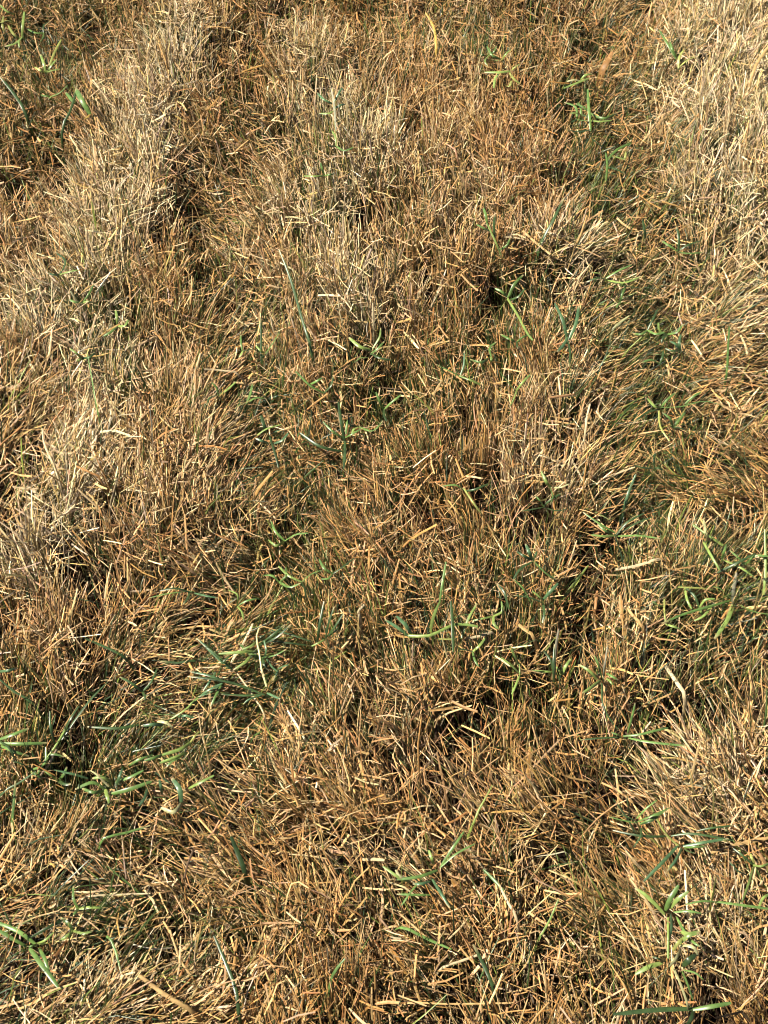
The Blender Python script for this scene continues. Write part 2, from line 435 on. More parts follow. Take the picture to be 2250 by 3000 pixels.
# canopy height in 1 cm cells
cp = np.concatenate(canopy_pts)
ci, cj = ((cp[:, 0] + 1.5) * 100).astype(int), ((cp[:, 1] + .3) * 100).astype(int)
ok = (ci >= 0) & (ci < 300) & (cj >= 0) & (cj < 320)
CAN = np.zeros((300, 320)); np.maximum.at(CAN, (ci[ok], cj[ok]), cp[ok, 2])
Cb = CAN.copy()
for _ in range(2):
    Cb = (Cb + np.roll(Cb, 1, 0) + np.roll(Cb, -1, 0) + np.roll(Cb, 1, 1) + np.roll(Cb, -1, 1)) / 5
def canopy(px, py):
    z = .03
    for _ in range(3):
        p = at(px, py, z)
        i, j = int((p[0] + 1.5) * 100), int((p[1] + .3) * 100)
        z = float(Cb[min(max(i, 0), 299), min(max(j, 0), 319)])
    return z

# ------------------------------------------------------------------ single plants and blades
def smooth(pts, n):
    pts = np.array(pts, float)
    if len(pts) == 2: pts = np.stack([pts[0], pts.mean(0), pts[1]])
    d = np.concatenate([[0], np.cumsum(np.linalg.norm(np.diff(pts, axis=0), axis=1))])
    p = np.vstack([2 * pts[0] - pts[1], pts, 2 * pts[-1] - pts[-2]])
    out = []
    for s in np.linspace(0, d[-1], n):
        i = min(max(int(np.searchsorted(d, s, 'right')) - 1, 0), len(pts) - 2)
        t = (s - d[i]) / max(d[i + 1] - d[i], 1e-9)
        a, b, c, e = p[i:i + 4]
        out.append(.5 * (2 * b + (c - a) * t + (2 * a - 5 * b + 4 * c - e) * t * t + (3 * b - a - 3 * c + e) * t ** 3))
    return np.array(out)
KIND = {  # colour at the base and at the tip
 'g': ((.100, .170, .040), (.084, .150, .042)), 'd': ((.036, .066, .019), (.032, .060, .021)), 't': ((.062, .120, .048), (.056, .112, .052)),
 'l': ((.190, .250, .062), (.145, .215, .058)), 'y': ((.25, .26, .075), (.22, .245, .065)), 'p': ((.34, .32, .16), (.30, .30, .15)),
 'w': ((.38, .30, .175), (.43, .35, .215)), 's': ((.35, .225, .092), (.38, .255, .11)), 'b': ((.17, .09, .03), (.21, .11, .04)),
 'k': ((.18, .19, .13), (.26, .23, .16)), 'o': ((.40, .27, .065), (.42, .29, .08))}
VIEWS = {'A': (550, 1780, 3.318), 'B': (1780, 2340, 3.53), 'C': (1750, 2600, 3.318), 'D': (0, 2600, 3.318), 'E': (1400, 1900, 3.318)}
for i in range(8): VIEWS[str(i + 1)] = ((i % 2) * 1125, (i // 2) * 750, 1.475)

def blade_mesh(name, pts3, wpx_m, kind, stemlike=False, rows=8):
    P = smooth(pts3, rows)[None]
    t = np.linspace(0, 1, rows)
    prof = np.interp(t, [0, .12, .35, .8, 1], [1, 1, .95, .9, .8]) if stemlike else np.interp(t, [0, .12, .4, .8, .96, 1], [.6, .85, 1, .88, .72, .5])
    W = (wpx_m * (.32 if stemlike else .36) * prof)[None]
    d = P[0, -1] - P[0, 0]
    az = math.atan2(d[1], d[0])
    S = sides(P, np.full((1, rows), az), np.full((1, rows), rng.normal(0, .3)))
    V = ribbon_arrays(P, W, S, 1.0 if stemlike else rng.uniform(.3, .6))
    a, b = (np.array(c) for c in KIND[kind])
    C = (a[None] * (1 - t[:, None]) + b[None] * t[:, None]) * rng.lognormal(0, .12)
    C = C * (1 + rng.normal(0, .06, (rows, 1)))
    C = np.repeat(C[:, None], 3, 1)
    C[:, 1] *= 1.18
    if not stemlike and kind in 'gdtl' and rng.random() < .45: C[-1] = (.32, .26, .13)
    return build_mesh(name, V, np.clip(C, .004, .85)[None], M_GREEN if kind in 'gdtlyp' else M_DRY)

def px_pts(view, pts):
    x0, y0, s = VIEWS[view]
    return [(x0 + a / s, y0 + b / s) for a, b in pts]
def lifted(pp, hts):
    """photo points with heights above the grass they lie on"""
    zs = np.array([canopy(*p) for p in pp])
    zs = .45 * zs + .55 * zs.mean()
    return [at(p[0], p[1], z + h) for p, z, h in zip(pp, zs, hts)]

def plant(name, label, cat, view, leaves, group=None, h=.006, rise=.006):
    """leaves: (kind, width px in that view, points root to tip[, tip rise in mm])"""
    x0, y0, s = VIEWS[view]
    node = px_pts(view, [leaves[0][2][0]])[0]
    zc = canopy(*node)
    N0 = at(node[0], node[1], zc + h)
    root = bpy.data.objects.new(name, None)
    COL.objects.link(root)
    base = np.array((N0[0] + .006, N0[1] + .010, ground_z(N0[0], N0[1])))
    root.location = base
    tag(root, label, cat, group)
    parts = []
    for lf in leaves:
        kind, wpx, pts = lf[:3]
        tip = lf[3] / 1000 if len(lf) > 3 else rise * rng.uniform(.2, 1.2)
        stem = kind.isupper(); kind = kind.lower()
        pp = px_pts(view, pts)
        n = len(pp)
        t = np.linspace(0, 1, n)
        hts = h + tip * t + .004 * np.sin(np.pi * t)
        P3 = [np.array(p) for p in lifted(pp, hts)]
        dist = np.linalg.norm(P3[0] - np.array((0, 0, CAM_H)))
        me_ = blade_mesh('stem' if stem else 'leaf', [p - base for p in P3], wpx / s * dist / FPX, kind, stem)
        link('stem' if stem else 'leaf', me_, root)
        parts.append(P3[0])
    # rooted culm, down through the mat to the soil
    lowest = base + np.array((0, 0, -.006))
    mid = (N0 + lowest) / 2 + np.array((.003, .002, .004))
    me_ = blade_mesh('stem', [lowest - base, mid - base, N0 - base], .0021, 'l', True, 6)
    link('stem', me_, root)
    return root

def lone(name, label, cat, view, kind, wpx, pts, group=None, h=-.001, tip=4, rooted=True):
    """one conspicuous blade, its root end going down into the mat"""
    x0, y0, s = VIEWS[view]
    pp = px_pts(view, pts)
    n = len(pp)
    t = np.linspace(0, 1, n)
    P3 = lifted(pp, h + tip / 1000 * t)
    d = P3[0] - P3[1]; d[2] = 0; d /= np.linalg.norm(d) + 1e-9
    if rooted:
        r0 = P3[0] + d * .010; r0[2] = ground_z(r0[0], r0[1]) - .002
        P3 = [r0] + P3
    base = np.array(P3[0])
    dist = np.linalg.norm(P3[1] - np.array((0, 0, CAM_H)))
    o = link(name, blade_mesh(name, [p - base for p in P3], wpx / s * dist / FPX, kind, kind in 'ws', 10))
    o.location = base
    return tag(o, label, cat, group)

SPR = 'grass_sprig'
def sp(view, label, leaves, **k): return plant(SPR, label, 'grass sprig', view, leaves, 'green grass sprigs in the dry lawn', **k)

sp('A', 'large broken green sprig with a cream withered stem and many spreading leaves', [
 ('P', 34, [(765, 770), (745, 700), (715, 600), (700, 480), (685, 390), (665, 300), (690, 205)], 9),
 ('s', 16, [(690, 200), (740, 185), (870, 225)]), ('l', 34, [(680, 320), (620, 370), (530, 410)]),
 ('l', 44, [(690, 430), (540, 432), (300, 450)]), ('d', 36, [(690, 360), (800, 290), (945, 165)], 14),
 ('d', 36, [(700, 365), (850, 295), (1000, 165)], 16), ('d', 30, [(870, 230), (1000, 262), (1200, 330)]),
 ('t', 28, [(740, 490), (760, 420), (740, 320)], 10), ('t', 30, [(760, 490), (830, 590), (872, 620), (830, 710)]),
 ('t', 34, [(870, 600), (920, 575), (978, 555)]), ('l', 44, [(610, 460), (560, 530), (445, 605)]),
 ('d', 40, [(750, 850), (600, 790), (430, 730), (200, 690), (0, 668)]), ('t', 36, [(770, 830), (900, 890)]),
 ('d', 36, [(740, 840), (560, 855), (290, 838)]), ('t', 26, [(720, 850), (600, 890), (540, 940)])])
sp('A', 'dark green sprig with crossing narrow leaves lying on tan straw', [
 ('t', 34, [(345, 720), (290, 690), (170, 650), (20, 622)]), ('g', 36, [(345, 710), (270, 860), (222, 965)]),
 ('t', 30, [(340, 735), (210, 830), (100, 865)]), ('t', 34, [(270, 630), (210, 720), (150, 810)]),
 ('d', 36, [(430, 600), (240, 430), (85, 295)]), ('d', 30, [(300, 560), (360, 510), (440, 455)]),
 ('t', 28, [(430, 605), (330, 530), (155, 370)]), ('L', 36, [(110, 865), (50, 920), (0, 975)])])
sp('A', 'dark sprig of three upright stiff blades fanning from one node', [
 ('d', 40, [(1260, 335), (1280, 180), (1325, -60)], 26), ('d', 32, [(1340, 300), (1370, 150), (1425, -10)], 24),
 ('d', 34, [(1350, 290), (1430, 185), (1510, 58)], 20), ('L', 34, [(1330, 310), (1270, 345), (1205, 375)]),
 ('d', 28, [(1200, 375), (1000, 345), (750, 322)]), ('d', 26, [(1380, 270), (1430, 230), (1470, 190)])])
sp('B', 'green sprig with six narrow leaves spread like a star on straw', [
 ('g', 34, [(310, 252), (160, 225), (8, 185)]), ('d', 30, [(310, 245), (230, 200), (140, 160)]),
 ('g', 32, [(310, 238), (450, 180), (640, 95)], 10), ('g', 34, [(330, 262), (440, 215), (600, 125)]),
 ('d', 30, [(335, 265), (420, 245), (480, 218)]), ('g', 26, [(300, 205), (400, 100), (510, 15)], 12), ('d', 26, [(232, 180), (212, 80), (200, -30)], 16),
 ('d', 30, [(340, 300), (345, 380), (270, 500)])])
sp('B', 'broad leaved green sprig with two blunt leaves pointing down and a yellow stem', [
 ('Y', 44, [(735, 490), (620, 390), (530, 250), (458, 95)]), ('t', 48, [(725, 488), (560, 665), (378, 850)]),
 ('t', 42, [(768, 515), (705, 635), (618, 750)]), ('t', 46, [(780, 492), (1000, 452), (1250, 412)]),
 ('g', 32, [(790, 505), (900, 500), (1020, 492)]), ('d', 26, [(790, 520), (840, 545), (905, 565)]),
 ('d', 36, [(640, 388), (850, 360), (1100, 395), (1300, 435)]), ('d', 34, [(640, 388), (400, 390), (200, 360), (55, 328)]),
 ('d', 28, [(920, 335), (1100, 300), (1300, 280)])])
sp('B', 'pale green sprig with a drooping leaf beside a thick dry stalk', [
 ('L', 40, [(1512, 690), (1590, 700), (1680, 665)]), ('l', 46, [(1512, 700), (1470, 850), (1390, 1075)]),
 ('d', 30, [(1500, 680), (1400, 590), (1300, 515)]), ('y', 36, [(1520, 670), (1490, 610), (1480, 570)]), ('t', 26, [(1440, 790), (1340, 740), (1250, 640)])])
sp('C', 'bright green sprig with wide upturned leaves at the top of a creeping runner', [
 ('L', 44, [(690, 300), (690, 450), (690, 690)]), ('l', 50, [(655, 262), (560, 160), (450, 60), (365, 5)], 10),
 ('g', 66, [(660, 225), (710, 110), (790, -20)], 14), ('l', 54, [(700, 205), (780, 115), (885, 40)], 14),
 ('g', 32, [(740, 242), (880, 230), (1010, 252)]), ('t', 46, [(715, 262), (722, 380), (700, 500)]),
 ('g', 36, [(770, 285), (840, 420), (900, 525)])])
sp('C', 'pale green sprig with short crumpled leaves in the middle of a creeping runner', [
 ('l', 62, [(800, 545), (880, 470), (985, 440)]), ('y', 46, [(735, 615), (780, 545), (835, 488)]), ('p', 54, [(812, 600), (765, 690), (698, 772)]),
 ('p', 46, [(800, 570), (880, 565), (950, 595), (975, 655)]), ('l', 60, [(815, 430), (890, 455), (1000, 430)]), ('g', 34, [(900, 500), (950, 545), (1000, 575)])])
sp('C', 'green sprig with a broad blunt leaf and a cream stem ending a creeping runner', [
 ('P', 48, [(745, 800), (800, 920), (865, 1100), (880, 1180)], 0), ('l', 66, [(640, 728), (500, 772), (370, 842)]),
 ('d', 30, [(650, 722), (590, 690), (525, 672)]), ('d', 74, [(830, 765), (890, 705), (955, 655)]),
 ('g', 38, [(825, 815), (872, 925), (930, 1090)]), ('g', 28, [(830, 800), (950, 830), (1030, 895)])])
sp('D', 'stout green sprig with long paired leaves reaching to the lawn edge of view', [
 ('G', 34, [(350, 556), (315, 565), (285, 580)]), ('g', 54, [(345, 552), (200, 440), (60, 375), (-60, 330)]),
 ('g', 58, [(260, 575), (130, 502), (0, 425), (-80, 390)]), ('g', 66, [(290, 595), (385, 725), (480, 850), (565, 968)]),
 ('g', 46, [(380, 590), (432, 690), (485, 845)]), ('l', 28, [(370, 542), (440, 512), (525, 435)]),
 ('d', 24, [(235, 600), (130, 660), (30, 712)]), ('d', 34, [(300, 485), (450, 400), (640, 300)])])
sp('E', 'small pale green sprig of short pointed leaves on a grey upright stalk', [
 ('g', 34, [(1205, 285), (1172, 160), (1128, 60)], 14), ('k', 24, [(1220, 272), (1236, 150), (1258, -20)], 18),
 ('l', 40, [(1160, 302), (1085, 220), (985, 158)]), ('l', 46, [(1192, 310), (1100, 380), (1015, 435)]),
 ('g', 34, [(1250, 240), (1300, 268), (1360, 305)]), ('l', 32, [(1250, 290), (1285, 318), (1305, 350)]), ('D', 28, [(1205, 340), (1212, 520), (1262, 650), (1360, 785)], -6)])
sp('E', 'dark green sprig with three long thin leaves spread wide over a black gap', [
 ('g', 36, [(1412, 852), (1560, 838), (1720, 800), (1850, 770)]), ('g', 36, [(1465, 870), (1600, 898), (1800, 925), (2030, 945)]),
 ('d', 28, [(1400, 862), (1200, 870), (1000, 888)]), ('g', 30, [(1395, 852), (1350, 835), (1300, 815)]), ('g', 38, [(1455, 825), (1500, 660), (1530, 530)], 16)])
sp('E', 'yellow green sprig with three short leaves turned aside', [
 ('L', 22, [(405, 310), (408, 240), (402, 150)], 8), ('l', 42, [(402, 238), (315, 155), (225, 85)]), ('l', 46, [(398, 155), (352, 60), (312, -20)]), ('l', 32, [(402, 272), (366, 360), (328, 445)])])
sp('E', 'upright dark blade with light green forked leaves beside it', [
 ('d', 34, [(735, 320), (735, 150), (745, -40)], 18), ('l', 42, [(818, 255), (850, 175), (900, 100)]), ('l', 30, [(815, 252), (790, 215), (755, 170)]), ('l', 30, [(725, 222), (630, 215), (525, 213)])])
sp('4', 'teal sprig with three short spiky leaves near upright tan straw', [
 ('t', 20, [(790, 355), (772, 275), (738, 205)], 14), ('t', 20, [(800, 362), (830, 290), (842, 215)], 14), ('t', 18, [(795, 350), (775, 385), (748, 415)]), ('d', 14, [(795, 365), (805, 420), (800, 480)])])
sp('4', 'light green creeping shoot with a yellowish stem and forked tip', [
 ('L', 17, [(535, 185), (580, 260), (620, 335), (645, 365)]), ('g', 18, [(535, 180), (565, 120), (602, 82)], 9), ('g', 16, [(530, 180), (510, 155), (480, 140)]), ('d', 14, [(545, 190), (580, 175), (610, 140)])])
sp('4', 'cluster of green leaves lying flat over shaded straw', [
 ('d', 17, [(960, 100), (920, 95), (875, 112)]), ('g', 18, [(960, 95), (1010, 65), (1070, 38)]), ('l', 18, [(965, 105), (1040, 115), (1110, 88)]), ('l', 16, [(955, 95), (930, 75), (895, 72)]), ('d', 16, [(970, 110), (1050, 130), (1120, 140)])])
sp('4', 'small teal sprig sunk in a shaded hollow', [('t', 20, [(1280, 405), (1260, 380), (1235, 368)]), ('t', 18, [(1282, 405), (1275, 375), (1282, 340)]), ('d', 14, [(1282, 405), (1250, 410), (1215, 400)])])
sp('4', 'spreading green runner with a pale yellow stem over black gaps', [
 ('l', 18, [(1195, 655), (1170, 650), (1138, 615)]), ('g', 17, [(1195, 655), (1280, 652), (1385, 628), (1490, 655)]), ('g', 16, [(1200, 650), (1225, 620), (1260, 590)]),
 ('Y', 15, [(1188, 670), (1195, 740), (1235, 800)]), ('g', 14, [(1300, 640), (1340, 605), (1370, 590)]), ('d', 14, [(1195, 660), (1130, 680), (1080, 720)])])
sp('4', 'light green forked shoot standing in tan straw', [('l', 15, [(572, 582), (600, 545), (632, 512)], 8), ('g', 14, [(568, 580), (540, 550), (500, 500)], 8), ('L', 12, [(572, 585), (560, 620), (548, 645)])])
sp('4', 'pale green stem bent low across upright dark grass', [('L', 18, [(415, 555), (370, 535), (325, 518)]), ('g', 16, [(325, 518), (280, 495), (225, 468)]), ('t', 13, [(330, 515), (345, 470), (348, 410)], 12)])
sp('4', 'little dark sprig with four thin rays in rust straw', [('g', 14, [(690, 1082), (675, 1060), (655, 1035)]), ('d', 14, [(690, 1080), (725, 1050), (768, 1025)]), ('d', 14, [(690, 1085), (640, 1095), (590, 1102)]), ('d', 13, [(692, 1085), (740, 1100), (790, 1095)])])
sp('4', 'yellow green arching shoot with a side leaf in tan grass', [('Y', 15, [(415, 1105), (385, 1065), (345, 1005)]), ('d', 14, [(350, 1015), (390, 1010), (450, 985)]), ('g', 14, [(355, 1020), (310, 990), (250, 995)])])
sp('4', 'green shoot with a pale sheath at the foot of upright straw', [('l', 20, [(720, 1000), (700, 975), (680, 930)]), ('p', 15, [(720, 1000), (760, 1000), (800, 985)]), ('g', 12, [(718, 1002), (730, 1040), (720, 1075)])])
sp('3', 'dark teal sprig with light green leaf above a black hollow', [
 ('d', 22, [(1150, 765), (1142, 735), (1128, 690)], 8), ('l', 20, [(1110, 775), (1150, 748), (1215, 728)]), ('t', 17, [(1160, 810), (1135, 800), (1105, 788)]), ('t', 18, [(1180, 812), (1220, 795), (1245, 765)]),
 ('D', 17, [(1165, 780), (1188, 850), (1205, 915)]), ('t', 14, [(1170, 770), (1200, 755), (1220, 760)])])
sp('3', 'dark green sprig with five narrow leaves among brown stems', [
 ('d', 19, [(1490, 805), (1475, 720), (1462, 630)], 14), ('g', 14, [(1490, 785), (1520, 770), (1565, 745)]), ('g', 14, [(1490, 790), (1440, 760), (1395, 715)]), ('d', 18, [(1480, 845), (1380, 822), (1295, 765)]),
 ('d', 18, [(1490, 800), (1490, 860), (1485, 920)]), ('g', 14, [(1495, 770), (1500, 720), (1520, 690)])])
sp('3', 'yellow green shoot with feathery side leaves leaning over tan grass', [('l', 22, [(1600, 405), (1555, 392), (1508, 352)]), ('g', 16, [(1600, 425), (1632, 400), (1660, 370)]), ('g', 15, [(1590, 440), (1560, 440), (1530, 460)]), ('d', 14, [(1600, 420), (1640, 440), (1690, 450)]), ('l', 14, [(1610, 400), (1640, 350), (1645, 310)], 10)])
sp('3', 'green sprig of two leaves low in rusty straw', [('g', 16, [(1400, 592), (1340, 560), (1278, 498)]), ('g', 15, [(1340, 555), (1370, 540), (1395, 525)]), ('d', 14, [(1400, 592), (1430, 560), (1440, 520)])])
sp('6', 'dark green sprig of five straight leaves in a fan', [('d', 18, [(1000, 102), (1050, 45), (1125, 5)], 10), ('d', 18, [(1012, 95), (1090, 48), (1160, 22)], 9), ('l', 17, [(1000, 102), (950, 105), (895, 98)]), ('g', 15, [(990, 98), (955, 80), (925, 55)]), ('g', 17, [(1010, 104), (1100, 102), (1195, 115)]), ('g', 13, [(1000, 90), (930, 50), (860, 0)])])
sp('6', 'big pale green sprig with a broad drooping leaf over dark gaps', [
 ('l', 25, [(1512, 395), (1482, 470), (1428, 548)]), ('k', 27, [(1508, 400), (1512, 330), (1524, 262)], 12), ('g', 17, [(1530, 398), (1600, 432), (1690, 446)]), ('g', 17, [(1500, 382), (1430, 402), (1300, 440), (1200, 482)]),
 ('d', 18, [(1545, 382), (1600, 370), (1680, 355)]), ('g', 15, [(1500, 375), (1450, 330), (1400, 320)]), ('l', 16, [(1420, 400), (1380, 450), (1340, 470)])])
sp('6', 'yellow stemmed runner with short side leaves on matted straw', [('Y', 15, [(1420, 335), (1350, 328), (1270, 325)]), ('Y', 13, [(1212, 378), (1212, 430), (1218, 485)]), ('l', 17, [(1218, 485), (1250, 495), (1280, 505)]), ('g', 14, [(1212, 410), (1180, 400), (1160, 385)]), ('l', 15, [(1300, 330), (1310, 380), (1330, 420)])])
sp('6', 'light green jointed shoot with dark leaves beside an upright culm', [('L', 18, [(1465, 145), (1400, 100), (1335, 55)]), ('d', 18, [(1440, 262), (1520, 222), (1605, 180)], 9), ('p', 17, [(1400, 125), (1392, 90), (1380, 30)], 9), ('l', 17, [(1380, 130), (1420, 200), (1450, 250)]), ('g', 17, [(1460, 200), (1470, 170), (1480, 140)]), ('l', 14, [(1460, 205), (1540, 240), (1610, 290)])])
sp('6', 'dark green tuft of stubby leaves with a broad middle blade', [('t', 22, [(640, 205), (628, 175), (612, 138)], 9), ('d', 17, [(640, 208), (605, 190), (575, 172)]), ('g', 15, [(640, 205), (700, 265), (745, 292)]), ('d', 15, [(645, 210), (655, 185), (660, 170)]), ('d', 17, [(640, 215), (590, 245), (560, 290)])])
sp('6', 'green tuft with a pointed glossy leaf and crossing thin blades', [('t', 20, [(685, 382), (718, 345), (752, 308)], 8), ('l', 17, [(690, 392), (675, 370), (640, 340)]), ('d', 17, [(690, 395), (630, 370), (560, 360)]), ('d', 17, [(688, 395), (692, 440), (685, 480)]), ('g', 15, [(640, 400), (600, 330), (560, 290)]), ('d', 15, [(540, 420), (520, 350), (490, 310)])])
sp('6', 'teal leaved sprig with a long pale green flattened stem', [('L', 24, [(105, 535), (200, 533), (310, 485), (405, 495)]), ('t', 28, [(118, 525), (95, 490), (55, 450)], 6), ('t', 26, [(105, 535), (60, 500), (5, 465)]), ('l', 20, [(200, 520), (215, 450), (240, 390)], 8), ('g', 16, [(240, 395), (252, 310), (268, 215)], 14), ('d', 20, [(300, 605), (297, 500), (290, 385)], 14), ('l', 17, [(335, 545), (365, 460), (402, 395)], 8), ('y', 26, [(220, 545), (270, 550), (330, 545)])])
sp('6', 'pale shoot with a dry tip rising from a black hole', [('k', 22, [(735, 720), (738, 620), (755, 505)], 14), ('l', 20, [(760, 700), (785, 670), (805, 640)]), ('l', 16, [(735, 690), (700, 690), (660, 688)]), ('d', 15, [(735, 700), (720, 640), (690, 600)])])
sp('5', 'green sprig with leaves spreading in from the lawn edge', [('g', 22, [(-10, 985), (55, 962), (125, 935)]), ('g', 20, [(0, 1000), (90, 1002), (205, 998)]), ('g', 20, [(5, 1010), (60, 1035), (125, 1055)]), ('d', 16, [(0, 990), (40, 1020), (60, 1060)]), ('t', 15, [(-5, 690), (35, 685), (70, 675)])])
sp('5', 'tall dark pair of blades with a pale green sheath', [('L', 17, [(190, 1085), (240, 1012), (290, 930)]), ('d', 19, [(265, 985), (330, 890), (400, 800), (465, 735)], 12), ('d', 15, [(280, 950), (300, 900), (340, 840)], 12), ('d', 15, [(240, 1010), (220, 940), (215, 860)], 14)])
sp('5', 'low green runner with jointed lime stem on dark straw', [('L', 15, [(720, 905), (790, 862), (855, 805)]), ('t', 20, [(705, 922), (660, 918), (610, 925)]), ('p', 18, [(680, 905), (710, 908), (745, 928)]), ('d', 18, [(600, 920), (500, 935), (378, 928)]), ('t', 16, [(770, 885), (800, 880), (840, 890)]), ('t', 18, [(860, 800), (900, 770), (960, 740)])])
sp('5', 'green leaves lying flat across tan straw in two pairs', [('g', 16, [(830, 342), (730, 352), (640, 372)]), ('t', 16, [(840, 350), (890, 362), (945, 372)]), ('d', 14, [(830, 350), (760, 330), (690, 340)]), ('d', 14, [(820, 345), (810, 375), (790, 400)])])
sp('5', 'lime green flattened clump of short leaves in shaded straw', [('l', 22, [(825, 995), (780, 1025), (700, 1050)]), ('l', 20, [(810, 1040), (760, 1060), (690, 1085)]), ('g', 17, [(720, 1045), (670, 1060), (625, 1075)]), ('Y', 16, [(820, 1000), (840, 970), (860, 950)]), ('g', 16, [(780, 1060), (740, 1080), (720, 1100)]), ('g', 16, [(560, 1095), (600, 1070), (660, 1050)])])
sp('7', 'teal sprig with one thick bent leaf and a pale stem', [('t', 30, [(782, 150), (775, 90), (742, 45)], 6), ('l', 22, [(815, 88), (860, 65), (925, 32)], 8), ('p', 24, [(785, 150), (750, 190), (695, 172)]), ('t', 18, [(700, 112), (695, 80), (688, 48)]), ('t', 18, [(640, 80), (625, 130), (600, 165)])])
sp('7', 'bushy green sprig of many short leaves on straw beside it', [('g', 24, [(455, 92), (400, 62), (325, 92)]), ('l', 22, [(455, 92), (462, 120), (472, 152)]), ('g', 24, [(480, 112), (560, 92), (655, 58)]), ('t', 20, [(505, 72), (515, 40), (528, 5)], 8), ('g', 20, [(450, 100), (400, 105), (355, 88)]), ('t', 20, [(380, 45), (310, 25), (235, 8)]), ('p', 18, [(470, 80), (420, 30), (390, 10)]), ('g', 20, [(500, 60), (560, 40), (620, 10)]), ('l', 22, [(480, 60), (440, 40), (400, 45)])])
sp('8', 'green sprig with thin leaves raying out over tan straw', [
 ('g', 17, [(245, 425), (300, 342), (345, 275)], 10), ('g', 17, [(240, 432), (310, 372), (392, 328)], 9), ('g', 20, [(230, 442), (150, 470), (55, 482)]), ('t', 18, [(208, 480), (250, 548), (285, 605)]),
 ('t', 18, [(200, 490), (160, 500), (125, 500)]), ('g', 16, [(205, 549), (130, 548), (55, 545)]), ('g', 16, [(165, 480), (120, 530), (75, 595)]), ('l', 18, [(112, 492), (60, 470), (-5, 425)]), ('l', 18, [(215, 415), (205, 390), (193, 355)]), ('p', 18, [(110, 490), (70, 470), (50, 440)])])
sp('8', 'green leaves on a wiry runner reaching out over bright straw', [('g', 20, [(1440, 578), (1540, 592), (1690, 612)]), ('g', 14, [(1440, 580), (1380, 575), (1300, 590)]), ('l', 16, [(1620, 600), (1640, 560), (1680, 540)])], h=.006)
sp('8', 'shadowed broad green leaves low in front of the runner', [('d', 34, [(1345, 1040), (1180, 1045), (990, 1065)]), ('g', 26, [(1335, 1045), (1420, 1030), (1500, 1015)]), ('d', 30, [(1340, 1040), (1330, 1080), (1300, 1130)])], h=.006)
sp('1', 'bright green stub of two broad blades in brown grass', [('g', 30, [(390, 495), (352, 432), (328, 385)], 10), ('g', 22, [(322, 445), (305, 425), (285, 400)], 6), ('o', 13, [(390, 495), (380, 505), (365, 515)])])
sp('1', 'yellow green tufted sprig in shaded brown grass', [('l', 16, [(200, 322), (190, 280), (175, 235)], 10), ('l', 15, [(200, 315), (220, 285), (245, 255)], 8), ('l', 15, [(200, 312), (225, 305), (260, 298)]), ('y', 13, [(200, 315), (175, 305), (150, 290)]), ('y', 14, [(205, 318), (230, 240), (265, 170)], 12)])
sp('1', 'light green weedy sprig with feathered leaves where the lawn is greenest', [('l', 15, [(95, 160), (98, 110), (105, 50)], 12), ('y', 14, [(90, 170), (60, 150), (35, 110)]), ('l', 15, [(95, 165), (60, 190), (20, 200)]), ('y', 15, [(60, 100), (30, 90), (-5, 100)]), ('l', 15, [(60, 60), (30, 50), (0, 20)]), ('l', 14, [(95, 160), (80, 180), (85, 205)]), ('y', 13, [(20, 140), (10, 110), (15, 70)])])
sp('1', 'grey green sprig with fine side leaves on bleached grass', [('k', 13, [(1452, 565), (1442, 440), (1430, 380)], 12), ('t', 14, [(1445, 440), (1465, 400), (1480, 380)], 8), ('t', 14, [(1440, 450), (1400, 430), (1370, 400)]), ('t', 13, [(1442, 470), (1470, 455), (1490, 450)]), ('l', 13, [(1440, 480), (1420, 490), (1380, 490)])])
sp('2', 'yellow green sprig with drooping leaves at the edge of rust grass', [('l', 17, [(545, 308), (500, 312), (435, 312)]), ('y', 17, [(542, 312), (560, 340), (588, 362)]), ('y', 14, [(550, 305), (565, 290), (585, 278)]), ('l', 14, [(500, 312), (480, 340), (475, 380)]), ('y', 15, [(550, 350), (540, 375), (520, 365)])])
sp('2', 'pale green leaves lying beside a dark hole under straw', [('l', 15, [(885, 338), (850, 352), (775, 382)]), ('p', 13, [(850, 350), (820, 345), (790, 352)]), ('l', 13, [(850, 345), (870, 325), (900, 320)])])
sp('2', 'upright green sprig with level side leaves in a shaded hollow', [('g', 17, [(893, 565), (885, 470), (880, 385)], 14), ('g', 15, [(890, 490), (950, 512), (1005, 490)]), ('g', 14, [(890, 485), (860, 462), (828, 448)]), ('l', 14, [(893, 520), (930, 525), (985, 520)]), ('d', 14, [(893, 560), (840, 570), (790, 560)])])
sp('2', 'green branching sprig over fallen straw in the hollow', [('g', 16, [(960, 782), (965, 710), (958, 660)], 9), ('g', 16, [(965, 690), (1010, 645), (1070, 618)]), ('l', 15, [(980, 672), (1010, 680), (1045, 692)]), ('d', 15, [(960, 645), (930, 625), (900, 600)]), ('d', 14, [(962, 720), (1000, 730), (1040, 750)]), ('y', 13, [(1035, 705), (1042, 680), (1045, 655)])])
sp('2', 'yellowish feathery sprig on bleached straw', [('y', 15, [(1272, 295), (1275, 250), (1295, 215)]), ('y', 14, [(1272, 292), (1310, 260), (1345, 245)]), ('g', 13, [(1265, 250), (1245, 210), (1235, 180)], 8), ('g', 13, [(1262, 255), (1225, 190), (1190, 130)], 10)])
sp('2', 'light green sprig with frayed top leaves near fallen tan straw', [('L', 17, [(505, 1100), (480, 1040), (445, 965)]), ('g', 17, [(445, 965), (440, 930), (430, 900)], 8), ('g', 15, [(460, 1000), (430, 985), (400, 970)]), ('d', 15, [(480, 1030), (475, 980), (480, 930)], 8), ('g', 13, [(500, 1080), (530, 1060), (545, 1030)])])
